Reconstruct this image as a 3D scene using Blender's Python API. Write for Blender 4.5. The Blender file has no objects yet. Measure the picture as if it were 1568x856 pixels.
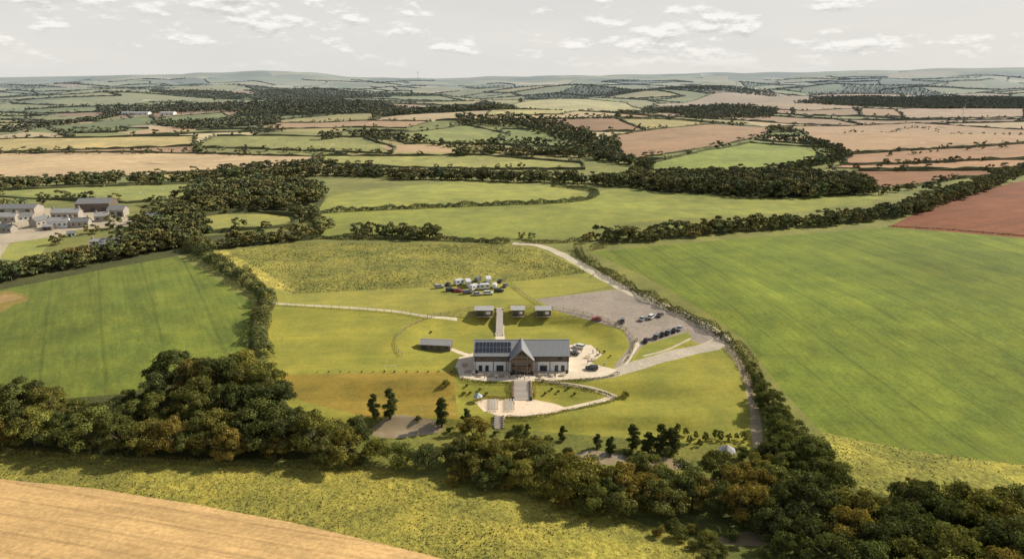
import bpy, math, random, time
import numpy as np
from mathutils import Vector, Matrix
from mathutils.geometry import delaunay_2d_cdt
T0=time.time()
rng=np.random.default_rng(7); random.seed(7)
sc=bpy.context.scene
COL=sc.collection
CAMZ=95.0; PIT=math.radians(16.0); F=1060.0; CX,CY=784.0,428.0
cP,sP=math.cos(PIT),math.sin(PIT)
def L(r,g,b,k=1.0):
    o=[]
    for c in (r,g,b):
        c/=255.0
        c=c/12.92 if c<0.04045 else ((c+0.055)/1.055)**2.4
        o.append(min(c*k,0.95))
    return tuple(o)
def sst(a,b,x):
    t=np.clip((x-a)/(b-a),0,1); return t*t*(3-2*t)
SKU=[-600,0,60,120,160,200,260,300,350,400,440,480,520,560,640,700,760,800,900,1000,1100,1200,1300,1400,1500,1568,2200]
SKV=[119,125,122,124,119,116,117,112,111,108,110,113,119,121,120,122,119,120,117,116,113,112,109,109,106,105,102]
SKA=[(u-784)/1060*0.961 for u in SKU]
SKH=[CAMZ+12000*math.tan(math.radians(math.degrees(math.atan((428-v)/1060))-16.0)) for v in SKV]
def hgt(x,y):
    x=np.asarray(x,float); y=np.asarray(y,float)
    ys=[-400,60,120,150,160,187,191,202,210,222,275,330,460,600,760,1000,1400]
    zs=np.interp(y,ys,[6,3,-1,-4.5,-5.5,-5.5,-3,-3,0,0,4.5,6,7,3,-6,0,0])
    yg=[-400,60,120,150,180,275,330,460,600,760,1000,1400]
    zg=np.interp(y,yg,[6,3,-1,-4,-4.5,4.5,6,7,3,-6,0,0])
    w=sst(45,85,np.abs(x)); z=zs*(1-w)+zg*w
    e=np.sqrt(((x-1)/43)**2+((y-243)/30)**2)
    b=1-sst(0.70,1.0,e); z=z*(1-b)
    r=np.hypot(x,y)
    z=z+sst(90,160,np.abs(x))*1.2*np.sin(x/47+0.6)*np.sin(y/61)
    env=sst(500,1700,y)
    und=13*np.sin(x/310+1.3)*np.cos(y/290+0.5)+12*np.sin((x+0.6*y)/520+0.4)+5*np.sin((x-0.8*y)/190+2)+3*np.sin((x*0.5+y)/120)
    far=sst(6500,12000,y)
    z=z+env*und*(1+sst(2200,5000,y)*1.1)*(1-0.6*far)
    z=z+sst(2500,5000,y)*30*np.sin(x/830+y/1500)*np.cos(y/620+x/2100)*(1-.5*far)
    a=x/np.maximum(y,1.0)
    z=z+far*(np.interp(a,SKA,SKH))
    z=z+sst(4500,6000,y)*(1-sst(7200,9000,y))*np.maximum(0,-a-0.25)*90
    return z
TT=np.geomspace(70,16000,1500)
def ray(u,v):
    d=np.array([(u-CX),F*cP+(CY-v)*sP,-F*sP+(CY-v)*cP])
    return d/np.hypot(d[0],d[1])
def P(u,v,zo=0.0):
    d=ray(u,v)
    X=d[0]*TT; Y=d[1]*TT; Z=CAMZ+d[2]*TT
    g=Z-(hgt(X,Y)+zo)
    i=np.argmax(g<0)
    if g[i]>=0: i=len(TT)-1
    if i==0: return (float(X[0]),float(Y[0]))
    t=g[i-1]/(g[i-1]-g[i]); 
    return (float(X[i-1]+(X[i]-X[i-1])*t),float(Y[i-1]+(Y[i]-Y[i-1])*t))
def PP(l): return [P(u,v) for u,v in l]
def H(x,y): return float(hgt(x,y))

# ------------------------------------------------------------------ materials
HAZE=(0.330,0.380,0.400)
class NT:
    def __init__(s,name,obj=None):
        s.m=bpy.data.materials.new(name); s.m.use_nodes=True
        s.t=s.m.node_tree; s.t.nodes.clear()
        s.out=s.n('ShaderNodeOutputMaterial')
    def n(s,ty,**kw):
        nd=s.t.nodes.new(ty)
        for k,v in kw.items(): setattr(nd,k,v)
        return nd
    def l(s,a,b): s.t.links.new(a,b)
    def math(s,op,a,b=None,c=None):
        nd=s.n('ShaderNodeMath',operation=op)
        for i,v in enumerate((a,b,c)):
            if v is None: continue
            if isinstance(v,(int,float)): nd.inputs[i].default_value=v
            else: s.l(v,nd.inputs[i])
        return nd.outputs[0]
    def mix(s,fac,a,b,bt='MIX'):
        nd=s.n('ShaderNodeMix',data_type='RGBA',blend_type=bt)
        for i,v in ((0,fac),(6,a),(7,b)):
            if isinstance(v,(int,float)): nd.inputs[i].default_value=v
            elif isinstance(v,tuple): nd.inputs[i].default_value=(v[0],v[1],v[2],1)
            else: s.l(v,nd.inputs[i])
        return nd.outputs[2]
    def pos(s):
        return s.n('ShaderNodeNewGeometry').outputs['Position']
    def noise(s,scale,detail=3,vec=None,rough=0.55):
        nd=s.n('ShaderNodeTexNoise'); nd.inputs['Scale'].default_value=scale
        nd.inputs['Detail'].default_value=detail; nd.inputs['Roughness'].default_value=rough
        s.l(vec if vec is not None else s.pos(),nd.inputs['Vector'])
        return nd.outputs[0]
    def rot(s,ang,sx=1,sy=1,vec=None):
        nd=s.n('ShaderNodeMapping'); nd.inputs['Rotation'].default_value=(0,0,ang)
        nd.inputs['Scale'].default_value=(1,1,1)
        s.l(vec if vec is not None else s.pos(),nd.inputs['Vector'])
        m2=s.n('ShaderNodeMapping'); m2.inputs['Scale'].default_value=(sx,sy,1); s.l(nd.outputs[0],m2.inputs['Vector']); return m2.outputs[0]
    def val(s,col,fac):
        c=s.n('ShaderNodeCombineColor')
        for i in range(3): s.l(fac,c.inputs[i])
        return s.mix(1.0,col,c.outputs[0],'MULTIPLY')
    def haze(s,col):  # aerial haze painted into the surface colour, stronger with distance from origin
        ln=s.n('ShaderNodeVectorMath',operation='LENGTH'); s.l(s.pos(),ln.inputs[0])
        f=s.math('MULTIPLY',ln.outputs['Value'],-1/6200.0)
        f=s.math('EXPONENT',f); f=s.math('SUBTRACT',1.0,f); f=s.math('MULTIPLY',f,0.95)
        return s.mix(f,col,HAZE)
    def bsdf(s,col,rough=0.9,spec=0.2,metal=0,bump=None,bd=0.1,bs=0.5):
        b=s.n('ShaderNodeBsdfPrincipled')
        if isinstance(col,tuple): b.inputs['Base Color'].default_value=(col[0],col[1],col[2],1)
        else: s.l(col,b.inputs['Base Color'])
        b.inputs['Roughness'].default_value=rough
        b.inputs['Specular IOR Level'].default_value=spec
        b.inputs['Metallic'].default_value=metal
        if bump is not None:
            bn=s.n('ShaderNodeBump'); bn.inputs['Strength'].default_value=bs
            bn.inputs['Distance'].default_value=bd
            s.l(bump,bn.inputs['Height']); s.l(bn.outputs[0],b.inputs['Normal'])
        s.l(b.outputs[0],s.out.inputs[0]); return b

def attrcol(t): 
    a=t.n('ShaderNodeAttribute',attribute_name='Col'); return a.outputs['Color']
def ground_mat(name,kind,ang=0.0):
    t=NT(name); c=attrcol(t)
    n1=t.noise(0.011,3); n2=t.noise(0.07,4,rough=0.68); n3=t.noise(0.9,2,rough=0.7)
    amp={'pasture':(.55,.5,.4),'lawn':(.38,.42,.3),'meadow':(.5,.8,.8),'crop':(.5,.42,.45),'stubble':(.3,.35,.45),'plough':(.3,.4,.45),
         'gravel':(.2,.45,.4),'paving':(.1,.2,.25),'wood':(.5,.6,.7)}[kind]
    f=t.math('MULTIPLY_ADD',n1,amp[0]*2,1-amp[0])
    f2=t.math('MULTIPLY_ADD',n2,amp[1]*2,1-amp[1]); f3=t.math('MULTIPLY_ADD',n3,amp[2]*2,1-amp[2])
    f=t.math('MULTIPLY',f,f2); f=t.math('MULTIPLY',f,f3)
    bump=None; bd=0.15; bs=0.5
    if kind in('pasture','lawn','meadow','crop','wood'):
        r=t.math('MULTIPLY_ADD',n2,2.6,-0.9); r=t.math('MAXIMUM',r,0.0); r=t.math('MINIMUM',r,1.0)
        warm=t.mix(1.0,c,(1.34,1.06,0.85),'MULTIPLY'); c=t.mix(t.math('MULTIPLY',r,0.65),c,warm)
    if kind=='meadow':
        n5=t.noise(0.35,4,rough=0.75)
        f=t.math('MULTIPLY',f,t.math('MULTIPLY_ADD',n5,1.3,0.35)); bump=n5; bd=1.2; bs=0.9
    if kind in('crop','stubble','plough','lawn'):
        per={'crop':1.6,'stubble':1.1,'plough':1.3,'lawn':2.2}[kind]
        am={'crop':.42,'stubble':.36,'plough':.4,'lawn':.2}[kind]
        v=t.rot(-ang)
        sep=t.n('ShaderNodeSeparateXYZ'); t.l(v,sep.inputs[0])
        vs=t.rot(-ang,0.02,1.0/per); ns=t.noise(1.0,3,vs,rough=0.7)
        vs2=t.rot(-ang,0.006,0.11); ns2=t.noise(1.0,2,vs2)
        f=t.math('MULTIPLY',f,t.math('MULTIPLY_ADD',ns,am*2,1-am))
        f=t.math('MULTIPLY',f,t.math('MULTIPLY_ADD',ns2,am*1.5,1-am*.75))
        if kind in('crop','stubble'):
            w=t.math('ABSOLUTE',t.math('SUBTRACT',t.math('FRACT',t.math('MULTIPLY',sep.outputs[1],1/(19.0 if kind=='crop' else 6.0))),0.5))
            tr=t.math('LESS_THAN',w,0.03 if kind=='crop' else 0.07)
            f=t.math('MULTIPLY',f,t.math('MULTIPLY_ADD',tr,-0.18,1.0))
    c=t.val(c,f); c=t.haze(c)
    t.bsdf(c,0.95,0.1,bump=bump,bd=bd,bs=bs); return t.m
def water_mat():
    t=NT('pond_water'); n=t.noise(0.2,2); c=t.mix(n,(0.26,0.20,0.12),(0.38,0.30,0.18))
    t.bsdf(c,0.15,0.5,bump=t.noise(1.5,2),bd=0.02,bs=0.2); return t.m
def leaf_mat(name,base,trans=0.0):
    t=NT(name); c=attrcol(t); c=t.mix(1.0,c,(base[0],base[1],base[2]),'MULTIPLY')
    oi=t.n('ShaderNodeObjectInfo'); c=t.mix(1.0,c,oi.outputs['Color'],'MULTIPLY')
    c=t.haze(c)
    d=t.n('ShaderNodeBsdfDiffuse'); t.l(c,d.inputs[0])
    if trans:
        tr=t.n('ShaderNodeBsdfTranslucent'); c2=t.mix(1.0,c,(1.1,1.1,0.5),'MULTIPLY'); t.l(c2,tr.inputs[0])
        m=t.n('ShaderNodeMixShader'); m.inputs[0].default_value=trans
        t.l(d.outputs[0],m.inputs[1]); t.l(tr.outputs[0],m.inputs[2]); t.l(m.outputs[0],t.out.inputs[0])
    else: t.l(d.outputs[0],t.out.inputs[0])
    return t.m
def plain(name,c,rough=0.7,spec=0.3,metal=0,var=0.15,scale=1.5,bump=0.0):
    t=NT(name); n=t.noise(scale,4)
    col=t.n('ShaderNodeRGB'); col.outputs[0].default_value=(c[0],c[1],c[2],1)
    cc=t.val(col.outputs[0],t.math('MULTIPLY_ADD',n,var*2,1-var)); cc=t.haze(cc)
    t.bsdf(cc,rough,spec,metal,bump=n if bump else None,bd=bump or .01); return t.m
def paint_mat():
    t=NT('car_paint'); oi=t.n('ShaderNodeObjectInfo'); b=t.bsdf(oi.outputs['Color'],0.25,0.5)
    b.inputs['Coat Weight'].default_value=0.5; return t.m
def boards_mat(name,c):
    t=NT(name); v=t.rot(0,6.0,0.4); n=t.noise(1.0,3,v)
    col=t.n('ShaderNodeRGB'); col.outputs[0].default_value=(c[0],c[1],c[2],1)
    sep=t.n('ShaderNodeSeparateXYZ'); t.l(t.pos(),sep.inputs[0])
    fr=t.math('FRACT',t.math('MULTIPLY',t.math('ADD',sep.outputs[0],sep.outputs[1]),5.0)); g=t.math('LESS_THAN',fr,0.1)
    f=t.math('MULTIPLY',t.math('MULTIPLY_ADD',n,0.7,0.65),t.math('MULTIPLY_ADD',g,-0.45,1.0))
    t.bsdf(t.val(col.outputs[0],f),0.8,0.2); return t.m

M_leaf=leaf_mat('leaves',(0.165,0.165,0.046),.24)
M_leafm=leaf_mat('leaves_far',(0.175,0.172,0.052))
M_hedge=leaf_mat('hedge_leaves',(0.140,0.140,0.042))
M_tuft=leaf_mat('grass_tufts',(0.25,0.245,0.075))
M_bark=plain('bark',(0.10,0.075,0.05),0.9,0.1,var=.3,scale=4)
M_white=plain('white_render',(0.84,0.83,0.81),0.8,var=.05)
M_timber=boards_mat('timber_cladding',(0.175,0.140,0.112))
M_oak=plain('oak_frame',(0.26,0.15,0.075),0.7,var=.2,scale=3)
M_roof=plain('grey_metal_roof',(0.24,0.245,0.25),0.5,0.4,var=.12,scale=.6)
M_roofl=plain('fibre_cement_roof',(0.36,0.35,0.34),0.8,var=.2,scale=.3)
M_slate=plain('slate_roof',(0.19,0.185,0.18),0.7,var=.25,scale=.8)
M_stone=plain('stone_wall',(0.40,0.35,0.29),0.9,var=.25,scale=1.2)
M_glass=plain('window_glass',(0.02,0.024,0.03),0.08,0.8,var=.1)
M_solar=plain('solar_panel',(0.012,0.014,0.028),0.15,0.6,var=.1)
M_frame=plain('dark_frame',(0.05,0.05,0.055),0.5,var=.05)
M_alu=plain('aluminium_frame',(0.45,0.46,0.48),0.4,var=.05)
M_post=plain('fence_timber',(0.34,0.27,0.18),0.85,var=.2,scale=3)
M_step=plain('stone_steps',(0.58,0.51,0.43),0.85,var=.15,scale=2)
M_tyre=plain('tyre',(0.02,0.02,0.02),0.8,var=.1)
M_paint=paint_mat()
M_lamp=plain('lamp_lens',(0.6,0.58,0.5),0.2,var=.02)
M_red=plain('tail_lamp',(0.4,0.02,0.02),0.3,var=.02)
M_plast=plain('white_plastic',(0.85,0.85,0.83),0.4,var=.04)
M_canvas=plain('canvas',(0.42,0.48,0.52),0.8,var=.1)
M_skin=plain('skin',(0.45,0.28,0.2),0.6,var=.05)
M_cl1=plain('dark_clothes',(0.04,0.045,0.07),0.9,var=.1)
M_cl2=plain('light_clothes',(0.5,0.45,0.4),0.9,var=.1)
M_hair=plain('hair',(0.05,0.03,0.02),0.7,var=.1)
M_cowb=plain('cow_hide',(0.5,0.45,0.4),0.9,var=.5,scale=1.2)
M_wool=plain('wool',(0.6,0.57,0.5),0.95,var=.1)

# ------------------------------------------------------------------ mesh helpers
def np_mesh(name,V,Q,mats,midx=None,col=None,smooth=False,k=4):
    me=bpy.data.meshes.new(name); V=np.asarray(V,np.float32); Q=np.asarray(Q,np.int32)
    me.vertices.add(len(V)); me.vertices.foreach_set('co',V.ravel())
    me.loops.add(Q.size); me.loops.foreach_set('vertex_index',Q.ravel())
    me.polygons.add(len(Q)); me.polygons.foreach_set('loop_start',np.arange(0,Q.size,k,dtype=np.int32))
    for m in mats: me.materials.append(m)
    if midx is not None: me.polygons.foreach_set('material_index',np.asarray(midx,np.int32))
    me.polygons.foreach_set('use_smooth',np.full(len(Q),smooth))
    if col is not None:
        a=me.color_attributes.new('Col','FLOAT_COLOR','POINT')
        c=np.ones((len(V),4),np.float32); c[:,:3]=col; a.data.foreach_set('color',c.ravel())
    me.update(calc_edges=True); return me
def add(name,me,loc=(0,0,0),rz=0,sc_=(1,1,1),parent=None,color=None):
    o=bpy.data.objects.new(name,me); COL.objects.link(o); o.location=loc; o.rotation_euler=(0,0,rz); o.scale=sc_
    if parent: o.parent=parent
    if color: o.color=(color[0],color[1],color[2],1)
    return o
def empty(name,loc,rz=0):
    o=bpy.data.objects.new(name,None); COL.objects.link(o); o.location=loc; o.rotation_euler=(0,0,rz); return o
class B:
    def __init__(s): s.v=[];s.f=[];s.mi=[];s.m=[]
    def mat(s,m):
        if m not in s.m: s.m.append(m)
        return s.m.index(m)
    def add(s,vs,fs,m):
        o=len(s.v); s.v+= [tuple(v) for v in vs]; s.f+=[tuple(i+o for i in f) for f in fs]; s.mi+=[s.mat(m)]*len(fs)
    def box(s,c,d,m,rz=0,ry=0,rx=0,taper=1.0):
        x,y,z=[k/2 for k in d]
        vs=[Vector(p) for p in((-x,-y,-z),(x,-y,-z),(x,y,-z),(-x,y,-z),(-x*taper,-y*taper,z),(x*taper,-y*taper,z),(x*taper,y*taper,z),(-x*taper,y*taper,z))]
        R=Matrix.Rotation(rz,3,'Z')@Matrix.Rotation(ry,3,'Y')@Matrix.Rotation(rx,3,'X')
        vs=[R@v+Vector(c) for v in vs]
        s.add(vs,[(0,3,2,1),(4,5,6,7),(0,1,5,4),(1,2,6,5),(2,3,7,6),(3,0,4,7)],m)
    def prism(s,poly,axis,a,b,m,sa=1.0):
        n=len(poly); vs=[]
        for t in(a,b):
            for p,q in poly: vs.append((p,t,q) if axis=='y' else (t,p,q))
        fs=[tuple(range(n)),tuple(range(2*n-1,n-1,-1))]+[(i,i+n,(i+1)%n+n,(i+1)%n) for i in range(n)]
        s.add(vs,fs,m)
    def cyl(s,a,b,r0,r1,m,n=8):
        a=Vector(a);b=Vector(b); d=(b-a).normalized(); u=d.orthogonal().normalized(); w=d.cross(u)
        vs=[]
        for c,r in((a,r0),(b,r1)):
            for i in range(n):
                t=2*math.pi*i/n; vs.append(c+(u*math.cos(t)+w*math.sin(t))*r)
        s.add(vs,[(i,(i+1)%n,(i+1)%n+n,i+n) for i in range(n)]+[tuple(range(n-1,-1,-1)),tuple(range(n,2*n))],m)
    def mesh(s,name,recalc=True):
        me=bpy.data.meshes.new(name); me.from_pydata(s.v,[],s.f)
        for m in s.m: me.materials.append(m)
        me.polygons.foreach_set('material_index',s.mi)
        if recalc:
            import bmesh
            bm=bmesh.new(); bm.from_mesh(me); bmesh.ops.recalc_face_normals(bm,faces=bm.faces); bm.to_mesh(me); bm.free()
        me.update(); return me
def smoothline(p,step=3.0):
    p=[np.array(q,float) for q in p]
    if len(p)<2: return p
    q=[2*p[0]-p[1]]+p+[2*p[-1]-p[-2]]; out=[]
    for i in range(1,len(q)-2):
        n=max(1,int(np.linalg.norm(q[i+1]-q[i])/step))
        for k in range(n):
            t=k/n
            out.append(0.5*((2*q[i])+(-q[i-1]+q[i+1])*t+(2*q[i-1]-5*q[i]+4*q[i+1]-q[i+2])*t*t+(-q[i-1]+3*q[i]-3*q[i+1]+q[i+2])*t**3))
    out.append(p[-1]); return out
def pip(x,y,poly):
    x=np.asarray(x);y=np.asarray(y); ins=np.zeros(x.shape,bool); n=len(poly)
    for i in range(n):
        x1,y1=poly[i];x2,y2=poly[(i+1)%n]
        if y1==y2: continue
        c=((y1>y)!=(y2>y))&(x<(x2-x1)*(y-y1)/(y2-y1)+x1); ins^=c
    return ins
def area(w): return sum(w[i][0]*w[(i+1)%len(w)][1]-w[(i+1)%len(w)][0]*w[i][1] for i in range(len(w)))/2

# ------------------------------------------------------------------ terrain: faces list by priority
MATS=[];MK={}
def gm(key,kind,ang=0.0,name=None):
    if key not in MK:
        if kind=='water': m=water_mat()
        else: m=ground_mat(name or key,kind,ang)
        MK[key]=len(MATS); MATS.append(m)
    return MK[key]
def ang(a,b):
    a=P(*a);b=P(*b); return math.atan2(b[1]-a[1],b[0]-a[0])
PAS=gm('pasture','pasture'); LAWN=gm('lawn','lawn',0.1); MEA=gm('meadow','meadow'); WOODF=gm('woodland_floor','wood')
CROP=gm('grass_ley','crop',ang((1000,430),(1290,690))); STU=gm('stubble','stubble',ang((0,735),(600,835)))
CROP2=gm('grass_ley_west','crop',ang((60,430),(30,600)))
STU2=gm('stubble_far','stubble',0.3); PLO=gm('ploughed_soil','plough',0.5); GRA=gm('gravel','gravel'); PAV=gm('paving','paving'); WAT=gm('pond','water')
KG=0.84
polys=[]
expl=[]
def fld(px,mat,col,hedge=0,world=False,k=None):
    w=px if world else PP(px)
    if k is None: k=1.05 if mat==PAV else KG
    polys.append((w,mat,L(*col,k=k))); 
    expl.append(w)
    if hedge: HEDGES.append((w+[w[0]],hedge))
    return w
HEDGES=[]
# lattice patchwork
cells=[];latedges=[]
rows=[];y=820.0
while y<12800: rows.append(y); y+=120+0.040*y
NI=44
grid={}
for j,yy in enumerate(rows):
    for i in range(-NI,NI+1):
        s=230*(0.75+yy/4500)
        x=i*s+90*math.sin(yy/300+i*.3)+rng.uniform(-.36,.36)*s+(0.5*s if j%2 else 0)*0.6
        y2=yy+80*math.sin(x/420)*(1+yy/4000)+rng.uniform(-.38,.38)*(120+0.040*yy)
        grid[i,j]=(x,y2)
GREENS=[(150,152,88),(130,140,74),(165,160,98),(114,126,66),(140,146,78),(180,170,108)]
TANS=[(208,182,138),(192,152,112),(178,144,108),(216,198,150),(166,130,96)]
wood_cells=[]
for j in range(len(rows)-1):
    for i in range(-NI,NI):
        q=[grid[i,j],grid[i+1,j],grid[i+1,j+1],grid[i,j+1]]
        cx=sum(p[0] for p in q)/4; cy=sum(p[1] for p in q)/4
        if abs(cx)>0.86*cy+450: continue
        a=cx/cy; pt=0.16+0.5*sst(0.15,0.5,a)*(1-sst(3500,6000,cy))+0.25*sst(0.3,0.6,-a)*(1-sst(1500,2500,cy))
        wn=math.sin(cx/410+cy/900)+math.sin(cy/330-cx/700+1)+rng.uniform(-.9,.9)
        if wn>1.38-(.55 if cy>3500 else 0):
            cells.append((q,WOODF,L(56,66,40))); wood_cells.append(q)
        elif rng.random()<pt:
            c=TANS[rng.integers(len(TANS))]; cells.append((q,STU2 if cy<3000 else PAS,L(*c,k=.82)))
        else:
            c=GREENS[rng.integers(len(GREENS))]; cells.append((q,PAS,L(*c,k=.76)))
        pe_=.8 if cy<5000 else .6
        if rng.random()<pe_: latedges.append((q[0],q[1],cy))
        if rng.random()<pe_: latedges.append((q[0],q[3],cy))
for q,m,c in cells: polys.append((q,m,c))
# middle distance fields
fld([(70,195),(230,178),(245,190),(85,203)],PAS,(108,120,62),2.5)
fld([(180,203),(285,188),(300,200),(205,207)],STU2,(205,170,125),0)
fld([(240,180),(340,173),(380,188),(300,196)],PAS,(122,132,70),2)
fld([(395,188),(660,186),(620,197),(400,198)],STU2,(190,155,115),2)
fld([(40,212),(300,209),(295,224),(0,234),(-200,238),(-200,220)],PAS,(196,180,118),2.5)
fld([(300,226),(330,209),(560,211),(605,226),(600,236)],PAS,(150,152,86),2.5)
fld([(-300,238),(0,235),(330,236),(480,240),(490,252),(300,264),(85,276),(0,274),(-300,280)],STU2,(218,188,142),2.2)
fld([(490,239),(740,238),(892,250),(895,260),(760,260),(500,251)],PAS,(160,162,90),2.2)
fld([(580,223),(670,222),(700,233),(600,233)],STU2,(205,172,130),0)
fld([(600,206),(715,192),(780,206),(760,221),(620,221)],PAS,(142,150,84),2.5)
fld([(770,198),(880,201),(912,215),(890,227),(762,222)],PAS,(130,142,78),2.5)
fld([(745,178),(775,163),(860,152),(960,158),(985,168),(860,176)],PAS,(190,184,122),2.5)
fld([(1000,160),(1080,148),(1200,145),(1330,166),(1230,170),(1100,168)],STU2,(190,160,125),2.5)
fld([(940,208),(1090,191),(1190,196),(1170,210),(1050,232),(955,246)],STU2,(180,144,106),2.5)
fld([(985,253),(1150,219),(1245,226),(1262,243),(1170,264),(1000,262)],PAS,(144,158,72),2.5)
fld([(1192,194),(1400,189),(1600,201),(1800,210),(1800,230),(1600,218),(1300,236),(1262,222)],STU2,(194,158,118),2.5)
fld([(1300,237),(1600,219),(1800,232),(1800,246),(1500,245),(1290,252)],STU2,(184,142,104),2.5)
fld([(1290,253),(1500,246),(1800,248),(1800,262),(1500,259),(1270,258)],STU2,(198,154,112),2)
fld([(1310,262),(1515,261),(1530,268),(1330,293)],PLO,(158,112,74),2.5)
fld([(1370,168),(1568,160),(1568,180),(1390,182)],STU2,(196,164,130),2.5)
fld([(60,155),(300,150),(330,156),(120,163)],PAS,(150,152,98),0)
fld([(-300,297),(0,292),(160,286),(330,281),(420,290),(400,300),(200,311),(60,305),(0,301),(-300,305)],PAS,(146,154,82),2)
fld([(305,333),(380,323),(458,332),(450,346),(320,357)],PAS,(160,162,86),2)
fld([(482,326),(505,300),(690,277),(850,285),(905,298),(870,308)],PAS,(154,160,80))
fld([(480,363),(490,327),(870,309),(912,297),(930,290),(1345,302),(1330,312),(1100,332),(910,346),(905,364),(800,366),(640,364)],PAS,(144,152,72))
fld([(1360,348),(1480,297),(1568,277),(1900,230),(1900,395),(1568,365)],PLO,(142,88,56),0)
# woodland floors
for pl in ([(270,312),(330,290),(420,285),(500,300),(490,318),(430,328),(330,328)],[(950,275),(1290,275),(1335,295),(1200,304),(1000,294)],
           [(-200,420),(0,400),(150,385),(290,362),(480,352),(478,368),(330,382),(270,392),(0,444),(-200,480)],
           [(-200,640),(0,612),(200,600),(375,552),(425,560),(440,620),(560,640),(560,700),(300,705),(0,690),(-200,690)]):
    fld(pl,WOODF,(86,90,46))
# near fields
fld([(-400,520),(-200,480),(0,444),(270,392),(388,465),(374,550),(200,602),(0,618),(-400,650)],CROP2,(114,128,50))
fld([(0,446),(14,444),(30,449),(46,455),(40,462),(22,466),(8,476),(-20,488),(-60,490),(-60,462)],PAS,(146,134,68))
fld([(8,450),(24,451),(36,456),(18,461),(-10,466),(-30,462)],PAS,(172,148,96))
fld([(325,386),(440,372),(785,375),(830,382),(905,415),(940,437),(860,452),(820,458),(690,489),(412,466),(400,432)],LAWN,(158,158,74))
W_MEA=fld([(325,386),(440,372),(785,375),(830,384),(900,418),(800,430),(640,441),(450,450),(400,432)],MEA,(146,146,70))
fld([(325,386),(345,384),(452,446),(440,450),(405,434)],MEA,(180,174,88))
fld([(412,467),(690,489),(820,458),(960,440),(1060,500),(1140,560),(1158,690),(900,700),(560,700),(440,620),(405,540)],LAWN,(156,156,66))
fld([(428,574),(560,571),(695,568),(700,640),(560,638),(437,606)],LAWN,(160,142,60))
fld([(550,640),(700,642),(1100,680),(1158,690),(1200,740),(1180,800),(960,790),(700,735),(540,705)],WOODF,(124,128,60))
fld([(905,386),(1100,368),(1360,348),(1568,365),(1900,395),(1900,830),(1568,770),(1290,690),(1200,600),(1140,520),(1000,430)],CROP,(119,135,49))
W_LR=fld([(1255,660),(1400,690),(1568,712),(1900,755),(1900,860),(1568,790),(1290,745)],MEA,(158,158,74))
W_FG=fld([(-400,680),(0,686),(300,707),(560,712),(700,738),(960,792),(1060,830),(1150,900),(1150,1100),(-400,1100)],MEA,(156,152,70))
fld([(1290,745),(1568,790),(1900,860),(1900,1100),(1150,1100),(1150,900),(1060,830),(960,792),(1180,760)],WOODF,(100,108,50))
W_ST=fld([(-400,705),(0,733),(150,748),(300,772),(450,800),(640,845),(800,890),(1000,1000),(1050,1100),(-400,1100)],STU,(224,184,124),k=.82)
# ponds
def blob(u,v,rx,ry,n=22,ph=0):
    x,y=P(u,v); return [(x+rx*math.cos(t)*(1+.15*math.sin(2*t+ph)),y+ry*math.sin(t)*(1+.2*math.cos(3*t+ph))) for t in [2*math.pi*i/n for i in range(n)]]
fld(blob(622,658,11,4.5),WAT,(120,100,60),world=True)
fld(blob(915,702,8,4,ph=1),WAT,(120,100,60),world=True)
fld(blob(1020,710,5,3,ph=2),WAT,(120,100,60),world=True)
fld(blob(1150,826,7,3,ph=2),WAT,(120,100,60),world=True)
# farmyard
fld([(0,372),(0,330),(60,318),(180,325),(215,345),(120,352),(90,362),(30,395),(-60,400)],GRA,(196,180,154))
fld([(0,395),(15,372),(85,362),(60,392),(20,400)],LAWN,(160,165,85))
def strip(px,w,mat,col,step=4,world=False,w2=None):
    p=px if world else PP(px); p=smoothline(p,step); p=np.array(p); d=np.gradient(p,axis=0); d/=np.linalg.norm(d,axis=1)[:,None]
    nrm=np.stack([-d[:,1],d[:,0]],1); ww=np.linspace(w,w2 or w,len(p))[:,None]/2*(1+.1*np.sin(np.arange(len(p))*1.7))[:,None]; a=p+nrm*ww; b=p-nrm*ww
    for i in range(len(p)-1):
        polys.append(([tuple(b[i]),tuple(b[i+1]),tuple(a[i+1]),tuple(a[i])],mat,L(*col,k=1.05 if mat==PAV else .95)))
    return p
EL=lambda k,t,k2=None:(1+43*k*math.cos(t),243+30*(k2 or k)*math.sin(t))
strip([(785,373),(825,376),(865,392),(915,420),(965,446),(1010,468),(1060,490),(1095,512),(1112,532)],5,GRA,(204,192,166),w2=8)
strip([(1112,530),(1135,560),(1152,610),(1162,690)],3.0,GRA,(176,160,128))
fld([(820,458),(945,443),(985,462),(1010,470),(1065,492),(1112,518),(1108,532),(1062,524),(1054,508),(985,528),(960,556),(950,568),(940,560),(965,530),(955,505),(900,490),(850,475)],GRA,(168,155,140))
fld([(985,530),(1052,509),(1060,517),(1000,541),(972,550)],LAWN,(144,150,66))
strip([(1105,520),(1090,530),(1040,541),(980,558),(935,572),(890,577)],6.0,GRA,(192,180,160),w2=6)
strip([(415,464),(520,470),(600,476),(660,485),(700,489)],1.8,GRA,(222,210,180))
strip([(955,558),(965,543),(978,524)],2.2,GRA,(215,202,178))
strip([(985,545),(1020,536),(1058,518)],1.0,GRA,(200,186,160))
fld([(697,562),(703,547),(727,540),(871,528),(905,528),(922,543),(905,556),(945,566),(930,577),(870,581),(800,584),(735,583),(705,579)],PAV,(216,200,176))
strip([(690,534),(705,540),(722,545)],2,PAV,(218,202,178))
fld([(728,616),(740,611),(785,613),(815,611),(850,618),(870,625),(850,632),(800,638),(765,637),(740,629)],PAV,(224,202,174))
strip([(866,626),(900,618),(942,606)],2.0,PAV,(216,198,170)); strip([(944,608),(905,594),(860,587),(820,581)],1.6,PAV,(210,192,160))
strip([(798,583),(800,613)],6.5,PAV,(206,190,166)); strip([P(765,484),P(766,523)],3.4,PAV,(216,202,176),world=True)
strip([(770,637),(757,654)],2.2,PAV,(210,194,166))

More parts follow.
